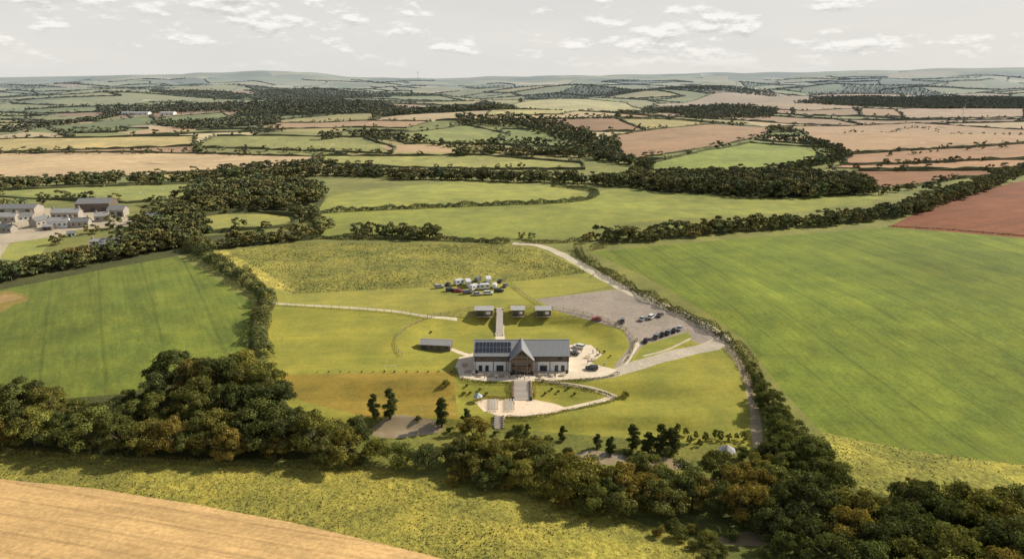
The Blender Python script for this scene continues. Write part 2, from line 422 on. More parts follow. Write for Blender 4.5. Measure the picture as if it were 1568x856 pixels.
# CDT
pts=[];faces=[];info=[]
def subdiv(w):
    out=[]
    for i in range(len(w)):
        a=w[i];b=w[(i+1)%len(w)]; d=math.dist(a,b); r=math.hypot(*a)
        n=max(1,int(d/max(3.0,0.022*r)));n=min(n,60)
        for k in range(n): out.append((a[0]+(b[0]-a[0])*k/n,a[1]+(b[1]-a[1])*k/n))
    return out
vid={}
for w,m,c in polys:
    if area(w)<0: w=list(w)[::-1]
    s=subdiv(w); f=[]
    for p in s:
        key=(round(p[0],2),round(p[1],2))
        if key not in vid: vid[key]=len(pts); pts.append(key)
        if not f or f[-1]!=vid[key]: f.append(vid[key])
    if len(f)>1 and f[0]==f[-1]: f.pop()
    if len(f)>2: faces.append(f); info.append((m,c))
rr=70.0
while rr<15500:
    for a in np.linspace(-52,52,190):
        t=math.radians(a); pts.append((rr*math.sin(t),rr*math.cos(t)))
    rr*=1.024
for rr in np.geomspace(15,18000,22):
    for a in range(55,310,8):
        t=math.radians(a); pts.append((rr*math.sin(t),rr*math.cos(t)))
for x in np.arange(-52,54,2.0):
    for y in np.arange(184,282,2.0): pts.append((x+.37,y+.21))
print('cdt in',len(pts),len(faces),time.time()-T0)
vo,eo,fo,ov,oe,of=delaunay_2d_cdt([Vector(p) for p in pts],[],faces,0,0.005)
print('cdt out',len(vo),len(fo),time.time()-T0)
VX=np.array([(v.x,v.y) for v in vo]); Z=hgt(VX[:,0],VX[:,1])
tri=np.array([f if len(f)==3 else f[:3] for f in fo],np.int32)
mi=np.zeros(len(fo),np.int32); fc=np.ones((len(fo),3),np.float32); base=np.array(L(140,144,76,k=.76))
for i,o in enumerate(of):
    if o: k=max(o); mi[i]=info[k][0]; fc[i]=info[k][1]
    else: mi[i]=PAS; fc[i]=base
me=np_mesh('ground',np.column_stack([VX,Z]),tri,MATS,mi,None,True,3)
ca=me.color_attributes.new('Col','FLOAT_COLOR','CORNER'); cc=np.ones((len(tri)*3,4),np.float32); cc[:,:3]=np.repeat(fc,3,axis=0); ca.data.foreach_set('color',cc.ravel())
me.update()
nz=me.polygons[0].normal.z
if nz<0: me.flip_normals()
add('ground',me)

# ------------------------------------------------------------------ foliage
def rsph(n,r=rng):
    v=r.normal(size=(n,3)); return v/np.linalg.norm(v,axis=1)[:,None]
def quads(C,N,s,r=rng):
    n=len(C); t=np.cross(N,rsph(n,r)); t/=np.linalg.norm(t,axis=1)[:,None]+1e-9; b=np.cross(N,t)
    s=np.asarray(s)[:,None]; a=t*s*0.5; b=b*s*0.5*r.uniform(.55,1,(n,1))
    k=r.uniform(-.35,.35,(n,1))
    V=np.stack([C-a-b*.6,C+a*k-b,C+a+b*.5,C-a*k+b],1).reshape(-1,3)
    return V,np.arange(4*n).reshape(-1,4)
def crown(seed,Hh,W,ncl,nl,leaf,kind='broad'):
    r=np.random.default_rng(seed); C=[];N=[];B_=[]
    for i in range(ncl):
        d=rsph(1,r)[0]; 
        if kind=='bush':
            d[2]=abs(d[2]); q=r.uniform(.45,.8); c=d*np.array([W/2,W/2,Hh*.6])*q; c[2]+=Hh*.2; cr=W*r.uniform(.13,.22)
        elif kind=='oval':
            h=(i+.5)/ncl; rad=W/2*math.sin(math.pi*(.12+.83*h))**.7*r.uniform(.25,.6); a=r.uniform(0,6.28)
            c=np.array([math.cos(a)*rad,math.sin(a)*rad,Hh*(0.1+.82*h)]); cr=W*r.uniform(.16,.24)*(1.2-.55*h)
        else:
            q=r.uniform(.45,.95)**.6; c=d*np.array([W/2,W/2,Hh*.42])*q
            if c[2]<0: c[:2]*=1.08
            c[2]+=Hh*.50; cr=W*r.uniform(.10,.19)
        dd=rsph(nl,r); dd[:,2]=np.where(dd[:,2]<-.3,-dd[:,2]*.8,dd[:,2])
        lump=1+.25*np.sin(dd[:,0]*5+i)*np.sin(dd[:,1]*5+2*i)
        pp=c+dd*cr*(r.uniform(.6,1.1,(nl,1))*lump[:,None])*np.array([1,1,.8])
        nn=dd+r.normal(size=(nl,3))*.5; nn/=np.linalg.norm(nn,axis=1)[:,None]
        C.append(pp);N.append(nn); B_.append(np.full(nl,r.uniform(.65,1.35))*r.uniform(.6,1.4,nl))
    C=np.vstack(C);N=np.vstack(N);b=np.concatenate(B_)
    C[:,2]=np.maximum(C[:,2],.15)
    V,Q=quads(C,N,r.uniform(.6,1.3,len(C))*leaf,r)
    warm=r.uniform(-.10,.12,len(C)); col=np.stack([b*(1+warm),b,b*(1-warm)],1)
    return V,Q,np.repeat(col,4,axis=0)
def limb(V,Q,a,b,r0,r1,n=6):
    a=Vector(a);b=Vector(b);d=(b-a).normalized();u=d.orthogonal().normalized();w=d.cross(u);o=len(V)
    for c,r in((a,r0),(b,r1)):
        for i in range(n):
            t=2*math.pi*i/n; V.append(tuple(c+(u*math.cos(t)+w*math.sin(t))*r))
    for i in range(n): Q.append((o+i,o+(i+1)%n,o+(i+1)%n+n,o+i+n))
def tree_data(seed,Hh,W,ncl,nl,leaf,kind='broad',limbs=6):
    V,Q,c=crown(seed,Hh,W,ncl,nl,leaf,kind); tv=[];tq=[]; r=random.Random(seed)
    if kind!='bush':
        zt=Hh*(.35 if kind=='broad' else .7)
        limb(tv,tq,(0,0,-.6),(0.1,0,zt),Hh*.032,Hh*.018)
        for k in range(limbs):
            a=6.28*k/max(limbs,1)+r.uniform(-.4,.4); e=Hh*r.uniform(.5,.75); R=W*r.uniform(.2,.36)
            limb(tv,tq,(0.1,0,zt*r.uniform(.75,.98)),(math.cos(a)*R,math.sin(a)*R,e),Hh*.013,Hh*.004,5)
    n=len(V); 
    if tv:
        V=np.vstack([V,np.array(tv)]); Q=np.vstack([Q,np.array(tq)+n]); c=np.vstack([c,np.ones((len(tv),3))])
    mi=np.zeros(len(Q),int); mi[len(mi)-len(tq):]=1
    return V,Q,mi,c
broad=[]
for s in range(8):
    V,Q,mi_,c=tree_data(100+s,10,9,24+s,400,0.35); broad.append(np_mesh('broadleaf_%d'%s,V,Q,[M_leaf,M_bark],mi_,c))
cone=[]
for s in range(3):
    V,Q,mi_,c=tree_data(200+s,10,5.5,18,320,0.36,'oval',4); cone.append(np_mesh('upright_%d'%s,V,Q,[M_leaf,M_bark],mi_,c))
bush=[]
for s in range(3):
    V,Q,mi_,c=tree_data(300+s,10,12,20,260,0.5,'bush',0); bush.append(np_mesh('bush_%d'%s,V,Q,[M_leaf,M_bark],mi_,c))
TINT=[(1,1,1),(.75,.82,.75),(.6,.70,.62),(1.3,1.18,.9),(.9,.97,.8),(1.35,1.05,.8),(.68,.76,.8),(1.15,1.15,.9)]
def tree(u,v,Hh,wr=1.0,kind='b',tint=None):
    x,y=P(u,v,Hh*0.5); z=H(x,y)-.1
    t=tint or TINT[rng.integers(len(TINT))]; k=rng.uniform(.82,1.12); t=tuple(q*k for q in t)
    rz=rng.uniform(0,6.28); wr*=rng.uniform(.85,1.08); Hh*=rng.uniform(.84,1.16)
    if kind=='b': me=broad[rng.integers(len(broad))]; n='broadleaf_tree'; s=(Hh/10*wr/.9,Hh/10*wr/.9,Hh/10)
    elif kind=='c': me=cone[rng.integers(3)]; n='upright_tree'; s=(Hh/10*wr/.55,)*2+(Hh/10,); t=(.5,.6,.55)
    else: me=bush[rng.integers(3)]; n='willow_bush'; s=(Hh/10*wr/1.2,)*2+(Hh/10,)
    add(n,me,(x,y,z),rz,s,color=t)
for a in [(-30,620,13),(30,608,13),(70,612,12),(115,640,10),(150,638,10),(205,640,10),(240,590,14),(272,572,15),(305,578,15),(338,580,15),(372,570,14),(408,585,12),(390,612,12),(350,615,13),(300,618,13),(250,625,12),(420,615,11),(195,615,8),
          (-15,660,12),(12,655,12),(48,652,13),(92,658,11),(135,662,12),(180,662,11),(222,664,12),(262,660,13),(300,668,12),(330,660,13),(372,658,13),(405,655,13),(440,660,13),(478,662,13),(512,665,12),(545,655,11),(530,685,11),(455,640,11),(500,690,8),(350,680,10),(420,682,9)]:
    tree(*a)
for a in [(575,685,8,1.2,'u'),(610,692,8,1.2,'u'),(655,695,8,1.2,'u',(.8,.9,1.1)),(692,690,8,1.2,'u'),(725,655,10),(712,690,10),(745,705,9),(770,695,9),(805,690,9),(792,668,8),(832,700,11),(760,720,8),(855,722,9),(885,738,11),(922,738,10),(958,730,12),(992,752,9),(950,768,8,1.2,'u'),(905,765,7),(1042,735,12),(1062,752,9),(1020,765,8),(1105,715,9),(1130,735,9),(1140,770,10),(1105,760,8),
          (1185,735,12),(1200,772,11),(1240,770,12),(775,738,4,1.2,'u'),(740,735,5),(700,722,6,1.2,'u',(1.3,1.05,.8)),(1160,745,10),(1170,710,9),(870,700,6,1.2,'u'),(735,680,9),(985,715,8),(1010,730,9),(900,722,6,1.2,'u'),(935,755,8),(830,738,7,1.2,'u'),(800,722,9),(860,760,5,1.2,'u'),
          (1290,775,11),(1330,782,11),(1372,788,12),(1412,772,11),(1445,795,12),(1482,790,12),(1522,800,12),(1556,792,12),(1590,800,12),(1388,820,12),(1348,830,11),(1300,812,11),(1440,832,12),(1500,832,12),(1545,842,12),(1240,812,10),(1185,802,9),(1212,840,9),(1270,845,10),(1330,860,11),(1400,862,11),(1470,865,12),(1580,850,12),(1180,850,5,1.2,'u'),(1150,790,7),(1460,765,8,.9,'b',(1.5,.95,.7)),(1400,750,7,.9,'b',(1.3,1.0,.75)),(1620,830,12),(1530,870,12)]:
    tree(*a)
for a in [(572,622,8,.55,'c'),(597,620,9,.55,'c'),(676,630,10,.6,'c'),(714,640,9,.6,'c'),(862,662,6,.6,'c'),(915,674,5,.7,'c'),(970,670,7,.7,'c'),(1012,670,9,.7,'c'),(1030,674,8,.7,'c'),(992,678,6,.8,'c'),(935,682,5,.8,'c'),(808,657,5,.7,'c')]: tree(*a)
for a in [(1152,560,4),(1160,578,5),(1168,597,6),(1178,615,7),(1188,632,7.5),(1198,648,8),(1212,662,8.5),(1230,682,10),(1248,700,11),(1200,682,9),(1218,700,9),(1262,712,10),(1232,720,9),(1190,665,7),(1180,690,8),(1262,735,10),(1205,715,9)]: tree(a[0],a[1],a[2],1.0,'b',(.82,.9,.8))
for u,v in [(1038,655),(1050,660),(1066,664),(1080,668),(1096,664),(1104,667),(1116,668),(1128,666),(1140,668),(1056,672),(1072,676)]: tree(u,v,3.0,.6,'b',(1.1,1.1,.9))
for u,v,h in [(1040,812,4),(1062,806,3),(1085,822,4),(1100,835,4),(1120,815,3),(1060,830,3),(1030,800,3),(1080,850,4),(1010,812,3),(957,602,2.2),(683,585,2.5),(710,600,1.5),(1135,690,4),(1085,700,3),(760,662,2),(690,655,3),(545,700,4),(640,638,2.5),(870,690,3),(840,668,3),(1020,690,4),(960,690,3)]: tree(u,v,h,1.2,'u')

# hedges ----------------------------------------------------
def hedge_mesh(name,p,w,h,leaf,dens,tint=(1,1,1),mat=None,lump=.25):
    p=np.array(p,float); seg=np.linalg.norm(np.diff(p,axis=0),axis=1); cum=np.concatenate([[0],np.cumsum(seg)]); Lg=cum[-1]
    n=int(Lg*(w+2*h)*dens); s=rng.uniform(0,Lg,n); x=np.interp(s,cum,p[:,0]); y=np.interp(s,cum,p[:,1])
    i=np.clip(np.searchsorted(cum,s)-1,0,len(seg)-1); d=(p[i+1]-p[i])/np.maximum(seg[i],1e-6)[:,None]; nr=np.stack([-d[:,1],d[:,0]],1)
    th=rng.uniform(0,math.pi,n); cx=np.sign(np.cos(th))*np.abs(np.cos(th))**.6; cz=np.sin(th)**.6; q=rng.uniform(.75,1.05,n)
    lm=1+lump*np.sin(s/1.9+np.sin(s/5.3)*2)+lump*.8*np.sin(s/4.7+1)
    off=w/2*cx*q*(0.75+.25*lm); zz=h*cz*q*lm
    C=np.stack([x+nr[:,0]*off,y+nr[:,1]*off,hgt(x,y)+np.maximum(zz,.1)],1)
    N=np.stack([nr[:,0]*cx,nr[:,1]*cx,cz],1)+rng.normal(size=(n,3))*.4; N/=np.linalg.norm(N,axis=1)[:,None]
    V,Q=quads(C,N,rng.uniform(.6,1.3,n)*leaf); b=rng.uniform(.65,1.35,n)*(1+.2*np.sin(s/3.1)); wm=.1*np.sin(s/7)+.05*rng.normal(size=n)
    col=np.stack([b*(1+wm)*tint[0],b*tint[1],b*(1-wm)*tint[2]],1)
    return np_mesh(name,V,Q,[mat or M_hedge],None,np.repeat(col,4,axis=0))
def hedge(px,w,h,leaf=.4,dens=9,tint=(1,1,1),name='hedge',world=False,**k):
    p=px if world else PP(px); p=smoothline(p,4)
    add(name,hedge_mesh(name,p,w,h,leaf,dens,tint,**k))
hedge([(285,378),(315,396),(345,415),(385,440),(410,462),(404,480),(398,505),(396,530),(405,555)],7,4.8,.6,8,(.8,.87,.78),lump=.35)
hedge([(884,382),(893,398),(930,420),(975,447),(1010,466),(1055,487),(1100,512),(1130,535),(1147,556)],4.5,2.6,.45,9,(.95,.92,.82),lump=.35)
hedge([(1147,556),(1160,590),(1175,625),(1185,660)],5,2.5,.45,9,(.95,.95,.85))
hedge([(285,388),(325,382),(400,372),(480,366),(560,367),(640,367),(780,373)],3.5,2.4,.7,5,(.8,.82,.8))
hedge([(490,360),(484,340),(492,327),(560,323),(700,317),(870,310),(912,300),(905,293),(870,288),(845,286)],4.5,3,.8,4,(.72,.78,.72))
hedge([(800,372),(860,372),(905,366)],2.5,1.8,.6,5)
hedge([(905,383),(930,378)],3,2,.6,5)
hedge([(1360,347),(1450,352),(1568,362),(1800,380)],1.2,.7,.5,5,(1.3,1.1,.9))
hedge([(0,690),(150,700),(300,709),(560,716)],2.5,1.3,.4,6,(1.1,1.05,.9))
hedge([(697,566),(700,577),(712,583),(735,586),(780,587)],1.2,.8,.3,14,(.8,.85,.8),'garden_hedge')
hedge([(818,585),(870,585),(925,579),(948,573)],1.2,.8,.3,14,(.8,.85,.8),'garden_hedge')
hedge([(820,583),(860,590),(905,597),(945,611),(905,622),(868,629),(840,636),(800,640),(775,640)],1.0,.7,.3,14,(.75,.8,.75),'garden_hedge')
for pl in ([(783,586),(782,610)],[(815,586),(816,610)]): hedge(pl,2.2,.7,.3,14,(1.7,1.0,.8),'flower_bed')
hedge([(728,613),(745,609),(778,611)],1.5,.6,.3,12,(1.6,1.0,.8),'flower_bed')
hedge([(975,520),(962,548),(955,556)],.9,.7,.3,12,(.9,.9,.8),'garden_hedge')
for i,u in enumerate(range(486,700,17)):
    x,y=P(u+rng.uniform(-2,2),570); k=rng.uniform(.045,.07); add('shrub',bush[i%3],(x,y,H(x,y)),i,(k,k,k*1.3),color=(.8,.85,.8))
for u,v in [(845,597),(855,601),(870,596),(835,604),(720,603),(735,598),(745,604),(715,592),(880,604),(660,510),(925,540),(915,545),(935,547)]:
    x,y=P(u,v); add('shrub',bush[rng.integers(3)],(x,y,H(x,y)),u,(.1,.1,.12),color=(.9,.9,.7))
# rough grass tufts
def tufts(name,poly,excl,dens,size,hh,tint=(1,1,1),xlim=None):
    xs=[p[0] for p in poly];ys=[p[1] for p in poly]; x0,x1=max(min(xs),-150),min(max(xs),190); y0,y1=max(min(ys),95),max(ys)
    n=int((x1-x0)*(y1-y0)*dens); X=rng.uniform(x0,x1,n); Y=rng.uniform(y0,y1,n); k=pip(X,Y,poly)
    for e_ in excl: k&=~pip(X,Y,e_)
    pn=np.sin(X/17+np.sin(Y/9)*2.2+2*np.sin(X/41))+np.sin(Y/13.1+X/23+np.sin(X/8))+rng.normal(size=n)*1.4; k&=pn>.2
    X=X[k];Y=Y[k];n=len(X)
    C=np.stack([X,Y,hgt(X,Y)+hh*rng.uniform(.1,.8,n)],1); N=rsph(n); N[:,2]=np.abs(N[:,2])*.5+.2; N/=np.linalg.norm(N,axis=1)[:,None]
    V,Q=quads(C,N,size*rng.uniform(.5,1.4,n)); b=rng.uniform(.4,1.15,n); wv=rng.uniform(-.12,.15,n)
    add(name,np_mesh(name,V,Q,[M_tuft],None,np.repeat(np.stack([b*(1+wv)*tint[0],b*tint[1],b*(1-wv)*tint[2]],1),4,axis=0)))
tufts('rough_grass',W_FG,[W_ST],2.6,.42,.3,(.82,.88,.85))
tufts('rough_grass',W_MEA,[],1.8,.5,.35,(.72,.78,.75))
tufts('rough_grass',W_LR,[],1.5,.42,.3,(.82,.88,.85))

# masses of trees
MID=[];FAR=[]
def put(x,y,h,wr=.95,t=1.0):
    (MID if math.hypot(x,y)<1000 else FAR).append((x,y,h,h*wr*1.15,t*rng.uniform(.65,1.25)))
def tline(px,sp,h0,h1,jit=2,rows_=1,t=1.0,gap=0):
    p=np.array(smoothline(PP(px),sp))
    for r_ in range(rows_):
        for q in p:
            if rng.random()<gap: continue
            put(q[0]+rng.normal()*jit,q[1]+rng.normal()*jit+r_*6,rng.uniform(h0*.85,h1*1.05),rng.uniform(.8,1.15),t)
def tarea(px,sp,h0,h1,t=1.0,world=False):
    w=px if world else PP(px); xs=[p[0] for p in w];ys=[p[1] for p in w]
    X,Y=np.meshgrid(np.arange(min(xs),max(xs),sp),np.arange(min(ys),max(ys),sp)); X=X.ravel()+rng.uniform(-.4,.4,X.size)*sp; Y=Y.ravel()+rng.uniform(-.4,.4,Y.size)*sp
    k=pip(X,Y,w)
    for x,y in zip(X[k],Y[k]): put(x,y,rng.uniform(h0*.85,h1*1.1),rng.uniform(.85,1.1),t)
tline([(-120,455),(0,430),(60,418),(130,404),(200,392),(285,378)],5,7,10,2,3,1.0)
tline([(310,384),(360,378),(420,372),(480,363)],5,6,9,2,2,1.0)
tarea([(205,350),(235,335),(305,342),(318,372),(280,380),(200,388),(175,380)],9,8,12,.9)
tarea([(235,335),(270,322),(305,335),(250,345)],9,9,12,.85)
tarea([(270,314),(330,292),(420,287),(500,300),(490,312),(430,324),(330,326)],10,10,14,.9)
tline([(410,310),(440,325),(475,335),(488,350)],6,7,10,2)
tline([(95,372),(130,362),(170,352),(210,348)],9,6,9,3)
tline([(-150,298),(0,290),(100,284),(240,280),(400,274),(520,270),(620,274)],7,9,13,4,2,.9)
tline([(340,270),(420,262),(520,262),(580,270)],9,10,13,4,2,.85)
tline([(0,318),(60,315),(100,305),(250,318)],10,6,9,3,1,.9,.3)
tline([(600,276),(700,276),(800,280),(900,282),(960,288)],8,10,14,4,3,.85)
tarea([(945,278),(1290,278),(1338,298),(1200,306),(1000,294)],9,11,15,.85)
tline([(908,372),(1000,368),(1100,358),(1200,350),(1300,342),(1400,326)],4.8,7,10,1.6,2,.95)
tline([(1400,326),(1440,312),(1520,285),(1568,266),(1700,240)],5.5,9,12,2,2,.95)
tline([(1320,295),(1350,298),(1400,292),(1450,292)],8,6,9,3,1,.85,.3)
tline([(550,362),(590,364),(625,366),(662,366)],4.5,6,9,2,2,1.0)
tline([(795,367),(812,366)],5,4,5,1)
tline([(700,240),(780,235),(880,242),(960,252),(1000,258)],11,9,13,5,3,.8)
tline([(1170,214),(1220,218),(1270,228),(1290,240),(1272,250),(1170,268)],9,8,12,3,2,.8)
tarea([(700,180),(760,184),(860,190),(925,215),(955,245),(930,250),(880,222),(800,195),(700,192)],14,10,14,.85)
tline([(500,214),(560,208),(620,216),(700,226),(800,222),(890,232)],12,9,13,5,2,.8)
tarea([(150,170),(300,163),(540,162),(560,168),(400,173),(160,176)],15,12,15,.65)
tarea([(690,165),(740,158),(790,165),(700,172)],15,10,14,.7)
tarea([(980,172),(1100,163),(1190,168),(1185,180),(1060,182)],15,10,14,.8)
tline([(-50,206),(60,196),(180,178),(240,172)],11,10,14,3,2,.6)
tline([(300,228),(400,232),(600,238)],12,6,9,3,1,.8,.3)
tline([(0,236),(150,236),(300,234)],14,6,9,3,1,.8,.3)
tline([(1290,205),(1400,196),(1568,208)],16,4,7,3,1,.8,.5)
tline([(1270,243),(1400,236),(1600,221)],14,4,7,3,1,.8,.4)
print('trees',len(MID),time.time()-T0)
lv=[];lq=[];lc=[]
def ribbon(a,b):
    d=math.dist(a,b); n=max(2,int(d/14)); ts=np.linspace(0,1,n+1)
    return a[0]+(b[0]-a[0])*ts, a[1]+(b[1]-a[1])*ts, n
allseg=[]
for a,b,cy in latedges:
    if cy>9500 : continue
    allseg.append((a,b,2.6+0.0007*cy,4.5+cy*.0016,True))
for w,h in HEDGES:
    for i in range(len(w)-1): allseg.append((w[i],w[i+1],h,4.0,False))
for a,b,h,wd,test in allseg:
    x,y,n=ribbon(a,b)
    if test:
        ok=np.ones(n+1,bool)
        for w in expl:
            ok&=~pip(x,y,w)
        ok&=(y>780)
    else: ok=np.ones(n+1,bool)
    d=np.array([b[0]-a[0],b[1]-a[1]]); d/=np.linalg.norm(d)+1e-9; nx,ny=-d[1],d[0]
    ph=rng.uniform(0,6.28); wob=np.sin(np.arange(n+1)*.45+ph)*4*np.sin(np.linspace(0,math.pi,n+1))
    x=x+rng.normal(size=n+1)*1.2+nx*wob*test; y=y+rng.normal(size=n+1)*1.2+ny*wob*test
    z=hgt(x,y); hh=h*rng.uniform(.45,1.5,n+1); ww=wd*rng.uniform(.6,1.3,n+1)/2; o=len(lv)
    tp=rng.random(); tp=.8 if tp<.25 else (.35 if tp<.5 else .08)
    for i in range(n+1):
        k=rng.uniform(.7,1.2)
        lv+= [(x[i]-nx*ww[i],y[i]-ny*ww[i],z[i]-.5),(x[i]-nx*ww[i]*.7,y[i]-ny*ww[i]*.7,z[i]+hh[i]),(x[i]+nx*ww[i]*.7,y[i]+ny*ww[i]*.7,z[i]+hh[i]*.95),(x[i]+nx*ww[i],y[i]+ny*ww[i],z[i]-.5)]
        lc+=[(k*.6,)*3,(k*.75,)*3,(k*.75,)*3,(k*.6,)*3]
        if test and ok[i] and rng.random()<tp: put(x[i],y[i],rng.uniform(7,13),1.2,.8)
        if not test and rng.random()<.3: put(x[i],y[i],rng.uniform(5,9),1,.85)
    for i in range(n):
        if ok[i] and ok[i+1]:
            for k in range(3): lq.append((o+i*4+k,o+(i+1)*4+k,o+(i+1)*4+k+1,o+i*4+k+1))
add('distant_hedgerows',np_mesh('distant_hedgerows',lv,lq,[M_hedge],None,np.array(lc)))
for q in wood_cells:
    cxm=sum(p[0] for p in q)/4; cym=sum(p[1] for p in q)/4
    if cym>7500: continue
    if any(pip(np.array([cxm]),np.array([cym]),w)[0] for w in expl): continue
    tarea(q,13 if cym<2500 else 13+(cym-2500)*.006,9,14,.75,world=True)
print('far',len(FAR),'mid',len(MID),len(lq),time.time()-T0)
def mass(name,lst,temps):
    Vs=[];Qs=[];Ms=[];Cs=[];o=0; arr=np.array(lst); zz=hgt(arr[:,0],arr[:,1])
    tid=rng.integers(0,len(temps),len(arr))
    for k,(V,Q,mi_,c) in enumerate(temps):
        s=arr[tid==k]; z=zz[tid==k]; n=len(s)
        if n==0: continue
        a=rng.uniform(0,6.28,n); ca,sa=np.cos(a),np.sin(a); fx=s[:,3]/9; fz=s[:,2]/10
        X=(V[None,:,0]*ca[:,None]-V[None,:,1]*sa[:,None])*fx[:,None]+s[:,0:1]; Y=(V[None,:,0]*sa[:,None]+V[None,:,1]*ca[:,None])*fx[:,None]+s[:,1:2]
        Zz=V[None,:,2]*fz[:,None]+z[:,None]-.2
        Vs.append(np.stack([X,Y,Zz],2).reshape(-1,3)); Qs.append((Q[None]+(np.arange(n)*len(V))[:,None,None]).reshape(-1,4)+o); o+=n*len(V)
        Ms.append(np.tile(mi_,n)); wv=rng.normal(size=n)*.11; tint=np.stack([s[:,4]*(1+wv),s[:,4],s[:,4]*(1-wv*.5)],1)
        Cs.append((c[None]*tint[:,None,:]).reshape(-1,3))
    add(name,np_mesh(name,np.vstack(Vs),np.vstack(Qs),[M_leafm,M_bark],np.concatenate(Ms),np.vstack(Cs)))
mass('hedgerow_trees',MID,[tree_data(400+s,10,9,15,42,1.15,'broad',0) for s in range(6)])
mass('distant_woodland',FAR,[tree_data(500+s,10,9,7,9,2.8,'broad',0) for s in range(6)])

# ------------------------------------------------------------------ buildings
def gable(name,x,y,rz,Lx,Dy,he,hr,wallm,roofm,z=None,open_front=False,windows=0,doors=0,ov=.4,chim=0):
    z=H(x,y) if z is None else z
    e=empty(name,(x,y,z),rz)
    b=B(); b.box((0,0,he/2-.4),(Lx,Dy,he+.8),wallm); b.prism([(-Dy/2,he),(Dy/2,he),(0,hr-.08)],'x',-Lx/2,Lx/2,wallm); add('walls',b.mesh('walls'),parent=e)
    b=B(); s=math.atan2(hr-he,Dy/2); sl=math.hypot(hr-he,Dy/2)+ov
    for sg in(-1,1):
        yy=sg*(Dy/2+ov*math.cos(s))/2; zz=(hr+he-ov*math.sin(s))/2+.08
        b.box((0,yy,zz),(Lx+2*ov,sl,.14),roofm,rx=-sg*s)
    b.box((0,0,hr+.10),(Lx+2*ov,.3,.12),roofm)
    if chim:
        for sg in(-1,1): b.box((sg*(Lx/2-.6),0,hr+.5),(.9,.7,1.6),M_stone)
    add('roof',b.mesh('roof'),parent=e)
    if windows or doors:
        b=B(); n=windows+doors
        for i in range(n):
            xx=-Lx/2+Lx*(i+.5)/n
            if i<doors: b.box((xx,-Dy/2-.02,min(he*.4,1.6)),(min(3,Lx/n*.7),.1,min(he*.8,3.2)),M_frame)
            else:
                for sg in (-1,1):
                    b.box((xx,sg*(Dy/2+.02),he*.55),(min(1.3,Lx/n*.5),.08,1.1),M_frame); b.box((xx,sg*(Dy/2+.05),he*.55),(min(1.3,Lx/n*.5)-.2,.06,.9),M_glass)
        add('windows_and_doors',b.mesh('wd'),parent=e)
    return e
# main venue
bx,by=3.3,218.0; E=empty('wedding_barn',(bx,by,0))
Lb,Db,he,hr=32.0,14.0,5.7,8.6
b=B(); b.box((0,Db/2,1.75),(Lb,Db,3.5),M_white); b.box((0,Db/2,-.2),(Lb+.2,Db+.2,.6),M_stone); add('white_walls',b.mesh('w'),parent=E)
b=B(); b.box((0,Db/2,4.6),(Lb+.08,Db+.08,2.2),M_timber); b.prism([(0,5.7),(Db,5.7),(Db/2,hr-.1)],'x',-Lb/2,Lb/2,M_timber)
for xx in (-9.6,-5.2,5.2,9.6): b.box((xx,-.03,1.75),(.25,.12,3.5),M_timber)
add('timber_cladding',b.mesh('t'),parent=E)
s=math.atan2(hr-he,Db/2); ov=.6; sl=math.hypot(hr-he,Db/2)+ov
b=B()
for sg in(-1,1): b.box((0,Db/2+sg*(Db/2+ov*math.cos(s))/2,(hr+he-ov*math.sin(s))/2+.12),(Lb+.9,sl,.16),M_roof,rx=-sg*s)
for i in range(41):
    xx=-Lb/2-.4+i*(Lb+.8)/40
    for sg in (-1,1): b.box((xx,Db/2+sg*(Db/2+ov*math.cos(s))/2,(hr+he-ov*math.sin(s))/2+.23),(.05,sl-.1,.07),M_roof,rx=-sg*s)
b.box((0,Db/2,hr+.22),(Lb+.9,.45,.10),M_roof)
b.box((0,-ov*math.cos(s)-.08,he-.18),(Lb+.9,.14,.16),M_frame)
for xx in(-15.6,-4.6,4.6,15.6): b.cyl((xx,-.12,0),(xx,-.12,he-.2),.06,.06,M_frame)
add('roof',b.mesh('r'),parent=E)
b=B(); n0=10
for r_ in range(2):
    for i in range(n0):
        t=.30+r_*.36; yy=(Db/2)*t; zz=he+(hr-he)*t+.40
        b.box((-15.2+i*1.22,yy,zz),(1.12,2.2,.05),M_solar,rx=s); b.box((-15.2+i*1.22,yy,zz-.035),(1.18,2.28,.04),M_alu,rx=s)
add('solar_panels',b.mesh('s'),parent=E)
b=B()
for xx,w in((-14,1.2),(-11.8,1.2),(-7.4,2.4),(7.4,2.4),(11.8,1.2),(14,1.2)):
    b.box((xx,-.03,1.15),(w,.12,2.1),M_frame)
    k=2 if w>2 else 1
    for j in range(k): b.box((xx-w/2+w*(j+.5)/k,-.105,1.15),(w/k-.16,.03,1.9),M_glass)
for xx in(-13,-8,8,13): b.box((xx,-.05,4.6),(1.4,.1,.9),M_frame); b.box((xx,-.12,4.6),(1.2,.03,.7),M_glass)
for sg in(-1,1):
    for yy in(3.5,10.5): b.box((sg*(Lb/2+.03),yy,1.3),(.12,1.8,2.1),M_frame); b.box((sg*(Lb/2+.12),yy,1.3),(.03,1.6,1.9),M_glass)
add('windows',b.mesh('wi'),parent=E)
